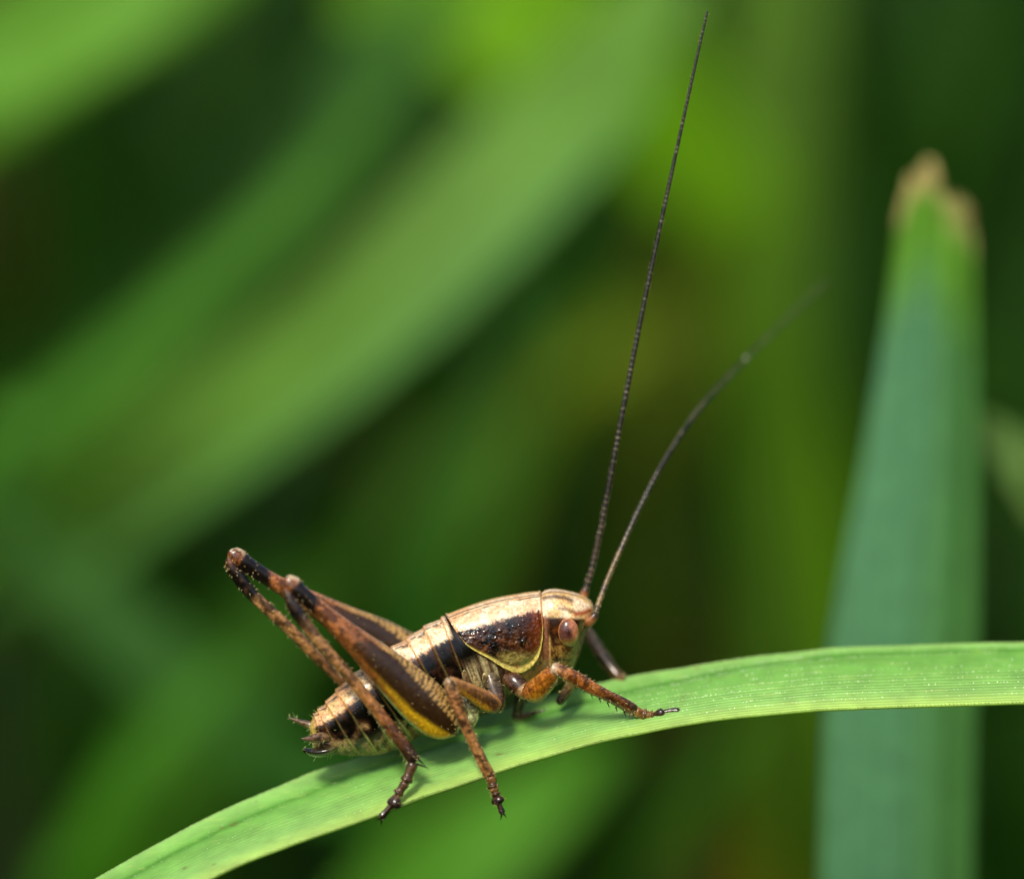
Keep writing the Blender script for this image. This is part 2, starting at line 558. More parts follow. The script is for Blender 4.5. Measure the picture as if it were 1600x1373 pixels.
# soften the crease, ridge the veins
frw = fr + 0.02 * (vn(np.stack([fr * 11, fr * 0, fr * 0], 1), 1.0, 91) - 0.5)
vamp = 0.35 + 0.9 * vn(np.stack([fr * 15, fr * 0, fr * 0], 1), 1.0, 92)
vein = np.cos(frw * 2 * math.pi * 21)
ridge = 0.9 * np.clip(vein, -0.5, 1) * vamp
vx = 0.3 + 0.7 * sm(650, 1150, PT[:, 60, 0])
PT[..., 1] -= (ridge * np.minimum(1, 6 * (1 - fr)) * 0.8)[None, :] * vx[:, None]
dep = dep + (ridge * 0.3)[None, :] * vx[:, None]
wav = (vn(np.stack([np.arange(nP) * 0.035, np.zeros(nP), np.zeros(nP)], 1), 1.0, 93) - 0.5)[:, None]
PT[..., 1] += wav * 3.0 * (1 - fr)[None, :] - wav[::-1] * 2.5 * fr[None, :]
V = yaw(np.concatenate([PT, dep[..., None]], -1))
flat = V.reshape(-1, 3)
along = np.repeat(np.arange(nP), mP) / nP
fa = np.tile(fr, nP)
crr = np.repeat(CRS, mP)
nz = fbm(flat * np.array([0.15, 1, 1]), 0.05, 31)
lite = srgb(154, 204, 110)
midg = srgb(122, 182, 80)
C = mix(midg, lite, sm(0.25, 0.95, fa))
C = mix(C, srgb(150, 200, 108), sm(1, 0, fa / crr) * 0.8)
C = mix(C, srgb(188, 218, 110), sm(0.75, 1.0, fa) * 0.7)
C = mix(C, srgb(74, 138, 40), np.exp(-((fa - crr) / 0.045) ** 2) * 0.7)  # shade in the fold, put into the colour as a darker green
vc = np.tile(vein * vamp, nP) * np.repeat(vx, mP)
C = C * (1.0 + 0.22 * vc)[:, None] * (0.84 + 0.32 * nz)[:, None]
C = mix(C, srgb(196, 214, 120), sm(0.62, 0.8, fbm(flat * np.array([0.05, 1, 1]), 0.3, 33)) * 0.35)
C = mix(C, srgb(120, 100, 50), sm(0.80, 0.86, fbm(flat, 0.045, 77)) * 0.5)
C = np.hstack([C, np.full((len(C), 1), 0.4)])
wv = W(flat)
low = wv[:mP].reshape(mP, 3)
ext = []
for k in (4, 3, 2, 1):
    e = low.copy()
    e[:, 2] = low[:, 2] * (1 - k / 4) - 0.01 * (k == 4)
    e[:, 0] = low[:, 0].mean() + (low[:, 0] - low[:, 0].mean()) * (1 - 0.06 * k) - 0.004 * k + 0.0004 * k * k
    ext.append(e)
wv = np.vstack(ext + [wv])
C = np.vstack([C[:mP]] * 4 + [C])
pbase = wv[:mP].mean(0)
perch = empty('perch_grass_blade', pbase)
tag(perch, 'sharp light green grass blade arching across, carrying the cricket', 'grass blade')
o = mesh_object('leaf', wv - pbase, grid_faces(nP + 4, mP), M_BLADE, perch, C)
md = o.modifiers.new('thickness', 'SOLIDIFY')
md.thickness = 0.00018
md.offset = -1


def perch_at(px, f):
    """point on the upper face of the perch blade below/at picture column px, fraction f from far to near edge"""
    col = FE[:, 0] * (1 - f) + NE[:, 0] * f
    i = int(np.argmin(np.abs(col - px)))
    j = int(round(f * (mP - 1)))
    return V[i, j]


# rows of tiny pale warts along the veins, teeth on both edges
S = Shell()
octf = [(0, 1, 2), (0, 2, 3), (0, 3, 4), (0, 4, 1)]
vis = [i for i in range(nP) if -100 < PT[i, 60, 0] < 1720]
i0, i1 = vis[0], vis[-1]
rowsf = [-0.06, 0.03] + [k / 21 + 0.004 for k in range(6, 20, 2)]
for rf in rowsf:
    s = float(i0)
    while s < i1:
        s += rng.uniform(0.7, 1.9) if rf < 0.1 else rng.uniform(0.9, 3.4)
        f = (rf if rf > 0.1 else CRS[min(int(s), nP - 1)] + rf) + rng.normal(0, 0.0035)
        if rng.random() < 0.1 + 0.72 * sm(1150, 800, PT[min(int(s), nP - 1), 60, 0]) + 0.4 * (vn(np.array([[s * 0.03, rf * 37, 0]]), 1.0, 94)[0] > 0.55) or not (0 < f < 1) or s >= i1:
            continue
        i, j = int(s), f * (mP - 1)
        p = V[i, int(j)] * (1 - j % 1) + V[i, min(int(j) + 1, mP - 1)] * (j % 1)
        p = p + (V[i + 1, int(j)] - V[i, int(j)]) * (s % 1)
        r = rng.uniform(0.55, 1.2) * (0.65 + 0.35 * sm(800, 1150, PT[i, 60, 0]))
        up = np.array([0, -1.2, -0.9]) * r
        v = [p + up, p + [-r, 0, 0.2], p + [0, 0.5 * r, -0.8 * r], p + [r, 0, 0.2], p + [0, -0.5 * r, 0.8 * r]]
        S.add(v, octf, np.append(srgb(224, 240, 200), 0.35))
o = S.build('papilla', M_PAP, perch, pbase, False)
tag(o, kind='stuff')
S = Shell()
for e, sg in ((0, -1), (mP - 1, 1)):
    s = float(i0)
    while s < i1:
        s += rng.uniform(0.9, 1.5)
        i = min(int(s), i1)
        p = V[i, e] + (V[i + 1, e] - V[i, e]) * (s % 1)
        r = rng.uniform(0.9, 1.5)
        v = [p + [r * 1.3, sg * 1.5 * r, 0], p + [-r, -sg * 0.4, 0.4], p + [0, -sg * 0.3, -0.6], p + [r, -sg * 0.4, 0.4], p + [0, 0, 0.8]]
        S.add(v, octf, np.append(srgb(176, 206, 128), 0.45))
o = S.build('edge_tooth', M_PAP, perch, pbase, False)
tag(o, kind='stuff')


# ------------------------------------------------------------------ the cricket
ROLL = PITCH
# dorsal and ventral outline of the trunk (pixels), half width
SEC = np.array([
    (484, 1138, 484, 1150, 2), (485, 1130, 492, 1166, 14), (490, 1119, 508, 1176, 25), (497, 1110, 532, 1179, 33), (509, 1098, 560, 1181, 39), (524, 1080, 590, 1180, 45),
    (543, 1061, 618, 1172, 49), (563, 1044, 645, 1158, 51), (587, 1028, 668, 1142, 52), (610, 1013, 690, 1128, 52), (633, 999, 706, 1118, 52), (660, 981, 724, 1110, 52),
    (688, 966, 745, 1112, 52), (704, 960, 762, 1112, 53), (730, 950, 782, 1104, 54), (770, 938, 800, 1085, 54), (808, 931, 822, 1072, 52), (834, 927, 840, 1066, 46), (843, 927, 849, 1066, 41), (848, 923, 856, 1068, 43),
    (858, 919, 868, 1070, 46), (872, 919, 880, 1066, 47), (887, 922, 893, 1050, 45), (901, 926, 903, 1030, 40), (913, 931, 911, 1005, 32), (922, 938, 917, 986, 24), (927, 945, 922, 972, 16), (929, 953, 927, 961, 5)], float)
TN, PN = 430, 140
SECS, TT = catmull(SEC, TN)
phi = np.linspace(0, 2 * math.pi, PN, endpoint=False)     # 0 dorsal midline, pi/2 near side, pi ventral
EXP = 2 / 2.35


def loft_point(S, ph, off=0.0):
    """S rows of (Dx,Dy,Vx,Vy,w), ph angles -> pixel space"""
    C = (S[..., 0:2] + S[..., 2:4]) / 2
    nv = (S[..., 0:2] - S[..., 2:4]) / 2
    h = np.linalg.norm(nv, axis=-1)
    nu = nv / np.maximum(h, 1e-6)[..., None]
    w = S[..., 4]
    c, s = np.cos(ph), np.sin(ph)
    cc = np.sign(c) * np.abs(c) ** EXP
    ss = np.sign(s) * np.abs(s) ** EXP
    belly = 1 - 0.22 * sm(0.0, -1.0, cc)
    nn = (h + off) * cc
    zz = -(w * belly + off) * ss
    img = C + nu * (nn * math.cos(ROLL) + zz * math.sin(ROLL))[..., None]
    d = zz * math.cos(ROLL) - nn * math.sin(ROLL)
    return np.concatenate([img, d[..., None]], -1)


# tergite edges: index parameter of each hind edge on the trunk
EDGES = [2.0, 2.9, 3.95, 5.0, 6.0, 7.0, 8.0, 9.0, 10.0, 11.0, 12.0]
step = np.zeros(TN)
line = np.zeros(TN)
for e in EDGES:
    x = TT - e
    step += np.where((x > 0) & (x < 0.95), 3.6 * (1 - x / 0.95) ** 1.2, 0) * sm(-0.001, 0.05, x)
    line = np.maximum(line, np.exp(-((x - 0.06) / 0.05) ** 2))
SG = np.repeat(SECS[:, None, :], PN, 1)
PHG = np.repeat(phi[None, :], TN, 0)
cphi = np.cos(PHG)
OFF = step[:, None] * sm(-0.8, -0.3, cphi) + (-2.0) * 0
# thorax pleura: soft vertical folds on the side below the pronotum
tfold = sm(12.3, 13.0, TT)[:, None] * sm(16.5, 15.5, TT)[:, None] * sm(0.05, -0.35, cphi) * sm(-0.98, -0.6, cphi)
OFF = OFF + tfold * 2.6 * np.sin(TT * 11.0)[:, None]
# abdomen membrane folds along the lower side
OFF = OFF + sm(10.5, 9.5, TT)[:, None] * sm(-0.25, -0.5, cphi) * sm(-0.98, -0.85, cphi) * 1.5 * np.sin(TT * 6.28 * 2)[:, None]
TRUNK = loft_point(SG, PHG, OFF)
NEAR0 = loft_point(SG, PHG, 0)


def on_near(Q, off=0.0):
    """pixels -> points on the near side of the trunk, and their (t, phi)"""
    Q = np.asarray(Q, float).reshape(-1, 2)
    jm = int(PN * 0.5)
    gr = NEAR0[:, :jm, :2]
    fl = gr.reshape(-1, 2)
    zz = NEAR0[:, :jm, 2].reshape(-1)
    out_t, out_p = np.zeros(len(Q)), np.zeros(len(Q))
    for a in range(0, len(Q), 200):
        dd = ((Q[a:a + 200, None, :] - fl[None]) ** 2).sum(-1)
        k = np.argpartition(dd, 6, axis=1)[:, :6]
        wt = 1 / (np.take_along_axis(dd, k, 1) + 0.05) ** 1.5
        wt /= wt.sum(1)[:, None]
        out_t[a:a + 200] = (wt * TT[k // jm]).sum(1)
        out_p[a:a + 200] = (wt * phi[k % jm]).sum(1)
    S = np.stack([np.interp(out_t, TT, SECS[:, c]) for c in range(5)], -1)
    return loft_point(S, out_p, off), out_t, out_p


def mirror(t, p, off):
    S = np.stack([np.interp(t, TT, SECS[:, c]) for c in range(5)], -1)
    return loft_point(S, -p, off)


def seg_dist(P, line_pts):
    """distance of 2-D points to a polyline"""
    best = np.full(len(P), 1e9)
    L_ = np.asarray(line_pts, float)
    for a, b_ in zip(L_[:-1], L_[1:]):
        ab = b_ - a
        u_ = np.clip(((P - a) @ ab) / (ab @ ab), 0, 1)
        best = np.minimum(best, np.linalg.norm(P - a - u_[:, None] * ab, axis=1))
    return best


def rough(c, r):
    return np.hstack([c, np.broadcast_to(np.asarray(r, float).reshape(-1, 1), (len(c), 1))])


CREAM, TAN, BLACK = srgb(240, 212, 170), srgb(196, 146, 92), srgb(12, 8, 6)
BROWN, RUST, AMBER = srgb(72, 42, 22), srgb(134, 66, 24), srgb(176, 98, 24)
YEL, OLIVE, PALE = srgb(206, 190, 96), srgb(128, 112, 58), srgb(220, 196, 150)

# paint the trunk; the far side repeats the near side
PH_M = np.minimum(PHG, 2 * math.pi - PHG)
mir = loft_point(SG, PH_M, 0).reshape(-1, 3)
q2 = mir[:, :2]
tq = np.repeat(TT, PN)
aq = PH_M.ravel()
nz1, nz2, nz3 = fbm(TRUNK.reshape(-1, 3), 0.06, 1), fbm(TRUNK.reshape(-1, 3), 0.2, 2), fbm(TRUNK.reshape(-1, 3), 0.35, 9)
nzs = fbm(np.stack([tq * 14, aq * 9, mir[:, 2] * 0], 1), 1.0, 15)
ad = aq + (nz2 - 0.5) * 0.16
abdo = sm(12.6, 12.2, tq)
head = sm(18.0, 18.1, tq)
# abdomen: dark midline, cream back band, black side band, mottled olive belly
cream_a = mix(CREAM, srgb(208, 178, 118), sm(8.5, 5.0, tq))
cream_a = mix(cream_a, srgb(176, 146, 92), sm(0.45, 0.75, nz3) * sm(8.5, 5.5, tq) * 0.7)
cream_a = mix(cream_a, srgb(226, 168, 118), sm(0.40, 0.6, nz1) * 0.7)
cream_a = mix(cream_a, srgb(150, 104, 62), sm(0.56, 0.7, nz3) * 0.5)
C = cream_a
band0 = 0.83 + 0.06 * sm(9, 5, tq)
band1 = 1.72 - 0.12 * sm(9, 4, tq)
C = mix(C, mix(BLACK, srgb(52, 30, 18), sm(0.5, 0.65, nz1)), sm(band0 - 0.05, band0 + 0.07, ad + (nz3 - 0.5) * 0.2))
C = mix(C, mix(srgb(164, 130, 86), srgb(44, 27, 16), sm(0.44, 0.56, fbm(TRUNK.reshape(-1, 3), 0.1, 19))), sm(band1, band1 + 0.3, ad + (nz1 - 0.5) * 0.9))
C = mix(C, srgb(136, 108, 70), sm(2.0, 2.5, ad) * 0.6)
mid = np.exp(-((aq - 0.17) / 0.045) ** 2) * sm(0.3, 0.5, vn(np.stack([tq * 5, aq * 0, aq * 0], 1), 1.0, 3) + 0.15)
C = mix(C, BLACK, np.clip(mid, 0, 1) * 0.9)
C = mix(C, srgb(190, 130, 70), np.exp(-(aq / 0.05) ** 2) * 0.8)
# dark little wedge at the front of each tergite beside the midline
frac = np.zeros(TN)
for e in EDGES:
    x = TT - e
    frac = np.where((x > 0) & (x < 1), x, frac)
fr_ = np.repeat(frac, PN)
C = mix(C, BLACK, sm(0.45, 0.7, fr_) * np.exp(-((aq - 0.26) / 0.07) ** 2) * 0.85 * sm(12, 11.5, tq))
ln = np.repeat(line, PN)
C = mix(C, mix(srgb(206, 142, 82), srgb(190, 172, 98), sm(0.9, 1.4, aq)), ln * sm(2.5, 2.2, aq) * (0.9 - 0.65 * sm(band0 - 0.02, band0 + 0.08, aq) * sm(band1 + 0.15, band1, aq)))
# tail end
C = mix(C, srgb(196, 170, 84), sm(2.0, 1.4, tq) * sm(0.2, 0.5, nz1) * 0.8)
C = mix(C, srgb(24, 18, 12), sm(2.6, 3.0, aq) * sm(4.2, 3.0, tq))
# thorax sides
th = mix(srgb(150, 132, 92), srgb(78, 60, 44), sm(0.40, 0.62, fbm(np.stack([tq * 22, aq * 3, aq * 0], 1), 0.5, 8)))
th = mix(th, srgb(182, 172, 122), sm(0.65, 0.85, np.sin(tq * 11.0) * 0.5 + 0.5) * 0.6)
th = mix(th, srgb(60, 34, 26), sm(0.55, 0.7, nz1) * 0.7)
th = mix(th, BLACK, sm(1.55, 1.3, aq) * sm(14.2, 13.4, tq))
C = mix(th, C, abdo)
ru = mix(srgb(176, 112, 62), srgb(92, 52, 28), sm(0.4, 0.65, nz2))
C = mix(C, ru, sm(14.6, 15.3, tq) * (1 - head))
# head: cream crown with brown patches, dark rear cheek, ochre face
x_, y_ = q2[:, 0], q2[:, 1]
hd = mix(srgb(240, 212, 174), srgb(226, 184, 122), sm(0.4, 0.6, nz1))
dk = np.exp(-(seg_dist(q2, [(850, 934), (866, 931), (884, 934), (893, 938)]) / 4.0) ** 2) * sm(0.3, 0.5, nz2 + 0.12)
hd = mix(hd, srgb(72, 48, 34), np.clip(dk, 0, 1) * 0.9)
dk = np.exp(-(seg_dist(q2, [(874, 950), (886, 951), (896, 956)]) / 2.6) ** 2)
hd = mix(hd, srgb(120, 84, 48), dk * 0.8)
hd = mix(hd, srgb(168, 78, 28), np.exp(-(seg_dist(q2, [(900, 959), (912, 957), (922, 953)]) / 4.0) ** 2))
hd = mix(hd, srgb(214, 168, 70), np.exp(-(seg_dist(q2, [(846, 930), (858, 926), (885, 927), (905, 932), (922, 942)]) / 1.5) ** 2) * 0.9)
hd = mix(hd, srgb(104, 66, 26), np.exp(-((aq - 0.12) / 0.06) ** 2) * 0.8)
lower = sm(962, 967, y_ + (x_ - 870) * -0.05)
chk = mix(srgb(84, 44, 18), srgb(44, 24, 12), sm(0.4, 0.6, nz1))
chk = mix(chk, srgb(150, 116, 54), sm(992, 1012, y_) * sm(0.38, 0.62, nz2) * 0.9)
chk = mix(chk, mix(srgb(164, 124, 62), srgb(86, 56, 24), sm(0.42, 0.58, nz2)), sm(898, 910, x_ + (y_ - 1000) * 0.3) * 0.8)
hd = mix(hd, chk, lower)
hd = mix(hd, srgb(138, 92, 66), np.exp(-((x_ - 853 - (y_ - 1000) * 0.03) / 4) ** 2) * lower * 0.8)
hd = mix(hd, srgb(206, 164, 96), np.exp(-((x_ - 859 - (y_ - 1010) * 0.02) / 1.3) ** 2) * sm(990, 1000, y_) * 0.8)
C = mix(C, hd, head)
R = 0.34 + 0.1 * nz2
R = R - 0.26 * sm(band0, band0 + 0.1, ad) * sm(band1 + 0.1, band1, ad)
body = Shell()
NOR_OK = True
body.add(TRUNK.reshape(-1, 3), grid_faces(TN, PN, True), rough(C, np.clip(R, 0.1, 0.6)))

# bristle list: (base, direction, length, radius, colour)
HAIR = []
spine = []


def cone(sh, p, d, ln_, r, c, rgh=0.35, bend=None):
    p, d = np.asarray(p, float), np.asarray(d, float)
    d = d / np.linalg.norm(d)
    a = np.cross(d, [0.3, 0.2, 0.93])
    a /= np.linalg.norm(a)
    b_ = np.cross(d, a)
    v = []
    segs = 3
    for k in range(segs):
        u_ = k / segs
        ctr = p + d * ln_ * u_ + (0 if bend is None else np.asarray(bend) * u_ * u_ * ln_)
        for q in range(4):
            an = q * math.pi / 2
            v.append(ctr + (a * math.cos(an) + b_ * math.sin(an)) * r * (1 - u_ * 0.85))
    v.append(p + d * ln_ + (0 if bend is None else np.asarray(bend) * ln_))
    f = [(k * 4 + q, k * 4 + (q + 1) % 4, (k + 1) * 4 + (q + 1) % 4, (k + 1) * 4 + q) for k in range(segs - 1) for q in range(4)]
    f += [((segs - 1) * 4 + q, (segs - 1) * 4 + (q + 1) % 4, segs * 4) for q in range(4)]
    sh.add(v, f, np.append(c, rgh))


def sweep(pts, paint, n=120, m=28, hair=0, hair_len=(4, 7), hair_col=(214, 190, 130), sh=None, bumps=0.0, hair_t=(0.03, 0.97), closed=True):
    """pts rows (px, py, depth, r in the picture plane, r in depth); paint(t 0..1, q up/down -1..1, near -1..1, pos) -> colours"""
    A, _ = catmull(np.array(pts, float), n)
    P, r1, r2 = A[:, :3], np.maximum(A[:, 3], 0.15), np.maximum(A[:, 4], 0.15)
    T = np.gradient(P, axis=0)
    T /= np.linalg.norm(T, axis=1)[:, None]
    Z = np.array([0, 0, 1.0])
    Sd = Z - T * (T @ Z)[:, None]
    Sd /= np.linalg.norm(Sd, axis=1)[:, None]
    Nn = np.cross(T, Sd)
    Nn *= np.where(Nn[:, 1:2].mean() > 0, -1, 1)
    th_ = np.linspace(0, 2 * math.pi, m, endpoint=False)
    c, s = np.cos(th_), np.sin(th_)
    V_ = P[:, None, :] + Nn[:, None, :] * (r1[:, None] * s)[..., None] - Sd[:, None, :] * (r2[:, None] * c)[..., None]
    if bumps:
        nn_ = (V_ - P[:, None, :])
        V_ = V_ + nn_ * ((vn(V_.reshape(-1, 3), 0.35, 6) - 0.5) * bumps).reshape(n, m, 1)
    fl = V_.reshape(-1, 3)
    L_ = np.cumsum(np.r_[0, np.linalg.norm(np.diff(P, axis=0), axis=1)])
    tl = np.repeat(L_ / L_[-1], m)
    col = paint(tl, np.tile(s, n), np.tile(c, n), fl)
    f = grid_faces(n, m, True).tolist()
    f.append(list(range(m))[::-1])
    f.append([(n - 1) * m + k for k in range(m)])
    (sh or body).add(fl, f, col)
    for _ in range(hair):
        i = int(rng.uniform(*hair_t) * (n - 1))
        k = int(rng.integers(m))
        o_ = Nn[i] * s[k] - Sd[i] * c[k]
        HAIR.append((V_[i, k] - o_ * 0.5, o_ + T[i] * rng.uniform(0.3, 0.9), rng.uniform(*hair_len), rng.uniform(0.3, 0.5), hair_col))
    return V_, T, Nn, Sd


def banded(stops):
    """colour ramp along the limb: list of (t, rgb)"""
    ts = [s_[0] for s_ in stops]
    cs = np.array([srgb(*s_[1]) for s_ in stops])
    return lambda t_: np.stack([np.interp(t_, ts, cs[:, k]) for k in range(3)], -1)


def mott(stops, dark=(58, 34, 18), amt=0.6, fq=0.16, rg=0.36, seed=0):
    bd = banded(stops)

    def f(t_, q_, n_, p_):
        c_ = bd(t_)
        z_ = fbm(p_, fq, 40 + seed)
        c_ = mix(c_, srgb(*dark), sm(0.48, 0.66, z_) * amt)
        z2 = fbm(p_, fq * 2.4, 43 + seed)
        c_ = mix(c_, c_ * 0.35, sm(0.52, 0.68, z2) * amt)
        c_ = mix(c_, np.minimum(c_ * 1.7 + 0.02, 0.8), sm(0.44, 0.3, z2) * amt * 0.8)
        c_ = c_ * np.array([0.78, 0.88, 0.86]) * (0.7 + 0.6 * fbm(p_, 0.6, 41 + seed))[:, None]
        return rough(c_, rg * (0.6 + 0.4 * z2))
    return f


# ---- hind femora
def femur_paint(t_, q_, n_, p_):
    # t_ 0 knee .. 1 hip ; q_ +1 upper edge .. -1 lower edge
    z_ = fbm(p_, 0.12, 51)
    zf = fbm(p_, 0.4, 52)
    face = mix(srgb(70, 42, 17), srgb(50, 30, 10), sm(0.3, 0.6, t_))
    c_ = mix(mix(srgb(166, 100, 52), srgb(92, 52, 26), sm(0.40, 0.58, z_)), face, sm(0.30, 0.50, t_ + (z_ - 0.5) * 0.08))
    # upper ridge, tan with dark herring-bone
    up = sm(0.0, 0.12, q_ - (0.66 - 0.34 * sm(0.55, 0.8, t_)) + (zf - 0.5) * 0.2)
    herr = np.sin(t_ * 6.283 * 44 + q_ * 9.0 + (z_ - 0.5) * 9)
    ridge_c = mix(srgb(190, 148, 84), srgb(58, 40, 18), sm(0.0, 0.6, herr + (zf - 0.5) * 2) * sm(0.5, 0.62, t_) * 0.9)
    ridge_c = mix(mix(srgb(190, 128, 80), srgb(110, 62, 34), sm(0.45, 0.6, zf)), ridge_c, sm(0.4, 0.6, t_))
    c_ = mix(c_, ridge_c, up)
    lo = sm(-0.42, -0.66, q_ + (z_ - 0.5) * 0.1 - 0.25 * sm(0.75, 1.0, t_))
    low_c = mix(mix(srgb(138, 84, 34), srgb(90, 54, 22), sm(0.45, 0.6, zf)), srgb(204, 160, 24), sm(0.58, 0.9, t_ - 0.12 * sm(-0.6, -0.9, q_) + 0.1 + (z_ - 0.5) * 0.2))
    c_ = mix(c_, low_c, lo)
    c_ = mix(c_, srgb(150, 164, 96), sm(-0.86, -0.95, q_) * sm(0.55, 0.65, t_) * sm(0.95, 0.85, t_))
    # black ring below the knee, orange and pale knee
    c_ = mix(c_, srgb(22, 13, 8), sm(0.045, 0.06, t_) * sm(0.20, 0.165, t_ + q_ * 0.02))
    kn = mix(mix(srgb(132, 74, 36), srgb(48, 26, 14), sm(0.45, 0.6, zf)), srgb(214, 184, 146), sm(0.25, 0.85, q_ + (z_ - 0.5) * 1.6))
    c_ = mix(kn, c_, sm(0.035, 0.06, t_))
    return rough(c_ * np.array([0.84, 0.88, 0.9]) * (0.8 + 0.4 * zf)[:, None], 0.24 + 0.15 * zf)


def hind_leg(fem, tib, tars, ft):
    sweep(fem, femur_paint, 260, 60, hair=110, hair_len=(3, 6), bumps=0.03)
    sweep(tib, mott([(0, (130, 72, 34)), (0.035, (40, 20, 10)), (0.06, (20, 12, 8)), (0.165, (18, 11, 8)), (0.2, (170, 118, 72)), (0.5, (176, 118, 66)), (0.8, (146, 84, 42)), (0.93, (66, 38, 20)), (1, (26, 17, 12))], seed=ft, amt=0.85, fq=0.12), 150, 24,
          hair=150, hair_len=(4, 7.5), bumps=0.05)


hind_leg([(445, 904, -92, 4, 4), (449, 907, -92, 11.5, 7.5), (457, 915, -92, 15.5, 10), (468, 925, -91, 13.5, 11), (484, 938, -90, 12, 10), (510, 961, -88, 14, 11), (540, 988, -86, 19, 14), (570, 1014, -84, 24, 17), (600, 1041, -82, 30, 20), (635, 1073, -79, 36, 22), (664, 1100, -76, 38.5, 22), (689, 1124, -72, 34, 19), (705, 1139, -68, 22, 13), (713, 1147, -65, 5, 4)],
         [(446, 918, -92, 6, 6), (453, 934, -93, 9, 9), (462, 951, -94, 11.5, 10), (478, 975, -94, 10, 9), (500, 1004, -94, 9.5, 8.5), (530, 1038, -93, 9.5, 8), (565, 1080, -91, 9.5, 8), (600, 1124, -88, 10, 8), (628, 1161, -86, 10.5, 8.5), (643, 1182, -85, 11, 9), (648, 1191, -85, 8, 7)], None, 1)
hind_leg([(359, 860, 34, 4, 4), (363, 864, 35, 11.5, 7.5), (371, 871, 36, 15, 10), (382, 879, 38, 13.5, 11), (398, 890, 41, 12.5, 10), (425, 907, 46, 12.5, 11), (460, 927, 52, 15.5, 13), (500, 949, 60, 20, 16), (540, 970, 66, 24, 18), (590, 995, 72, 30, 21), (635, 1022, 74, 33, 21), (675, 1048, 72, 31, 19), (705, 1070, 66, 20, 13), (716, 1078, 62, 5, 4)],
         [(358, 872, 34, 6, 6), (362, 886, 35, 9, 9), (374, 903, 37, 11, 10), (392, 926, 40, 10, 9), (420, 953, 44, 9.5, 8.5), (455, 985, 50, 9.5, 8), (500, 1030, 58, 9.5, 8), (550, 1078, 64, 9.5, 8), (600, 1128, 67, 10, 8), (632, 1160, 69, 10.5, 8.5), (640, 1168, 68, 8, 7)], None, 2)


# ---- tarsi: beaded segments, a heart-shaped pad and a claw joint with two claws
DARKT = mott([(0, (84, 50, 24)), (0.4, (70, 42, 22)), (0.7, (40, 25, 15)), (1, (24, 15, 10))], seed=5, rg=0.25)


def tarsus(p, r, pad=1.0, first=(150, 100, 50), claw=None):
    """p: list of five points (ankle, joint 1, joint 2, pad, claw tip)"""
    p = [np.array(x_, float) for x_ in p]
    prof = [(0.0, 0.55), (0.15, 0.95), (0.6, 0.85), (0.85, 1.15), (1.0, 0.5)]
    for a in range(2):
        pts = []
        for u_, k in prof:
            c_ = p[a] + (p[a + 1] - p[a]) * (u_ * 1.1 - 0.05)
            pts.append((*c_, r * k * (1 - 0.12 * a), r * k * (1 - 0.12 * a)))
        sweep(pts, mott([(0, first), (1, (84, 52, 26))], seed=7 + a, rg=0.25), 40, 18, hair=14, hair_len=(2.5, 5))
    # pad
    dr = p[3] - p[2]
    pl = np.array([-dr[1], dr[0], 0])
    pl = pl / (np.linalg.norm(pl) + 1e-6)
    for sg in (-1, 1):
        pts = []
        for u_, k in [(-0.05, 0.4), (0.25, 0.7), (0.65, 1.0), (0.95, 0.95), (1.12, 0.35)]:
            c_ = p[2] + dr * u_ + (pl * 0.35 + np.array([0, 0, 0.35])) * sg * r * 0.9 * u_ * pad
            pts.append((*c_, r * k * 0.85 * pad, r * k * 0.75 * pad))
        sweep(pts, mott([(0, (104, 62, 28)), (0.5, (48, 30, 20)), (1, (40, 24, 16))], seed=11, rg=0.2), 30, 18, hair=12, hair_len=(2, 4))
    # claw joint
    a = p[2] + dr * 0.55
    pts = []
    for u_, k in [(0, 0.6), (0.3, 0.5), (0.7, 0.56), (0.92, 0.66), (1.0, 0.4)]:
        c_ = a + (p[4] - a) * u_
        if claw is not None:
            c_ = c_ + np.array(claw) * math.sin(u_ * math.pi) * 1.0
        pts.append((*c_, r * k, r * k))
    sweep(pts, DARKT, 40, 14, hair=12, hair_len=(2, 4))
    dd = (p[4] - a) / np.linalg.norm(p[4] - a)
    for sg in (-1, 1):
        pd = np.array([-dd[1], dd[0], 0]) * sg
        cone(body, p[4] - dd, dd * 0.9 + pd * 0.7 + np.array([0, 0, 0.3 * sg]), r * 1.1, r * 0.28, srgb(24, 15, 10), 0.2, bend=np.array([0, 0.45, 0]))


tarsus([(646, 1192, -85), (634, 1222, -86), (621, 1241, -85), (614, 1259, -84), (595, 1277, -84)], 9.0, 1.15, (96, 66, 46))
tarsus([(640, 1168, 68), (612, 1180, 66), (594, 1185, 66), (575, 1188, 66), (556, 1192, 66)], 7.0, 1.0)
# tibial spurs
for a_, d_, l_ in (((651, 1184, -88), (14, 9, -3), 17), ((649, 1193, -86), (22, 3, -2), 22), ((641, 1193, -80), (6, 12, 6), 10)):
    cone(body, a_, d_, l_, 2.6, srgb(40, 28, 22), 0.22, bend=(0.05, 0.25, 0))

# ---- middle legs
MIDF = mott([(0, (110, 66, 32)), (0.2, (92, 56, 28)), (0.7, (150, 96, 50)), (1, (170, 116, 70))], seed=12)


def midfemur(t_, q_, n_, p_):
    c_ = MIDF(t_, q_, n_, p_)
    c_[:, :3] = mix(c_[:, :3], srgb(196, 138, 24), sm(-0.25, -0.6, q_) * sm(0.05, 0.2, t_))
    c_[:, :3] = mix(c_[:, :3], srgb(188, 132, 78), sm(0.5, 0.85, q_) * 0.7)
    return c_


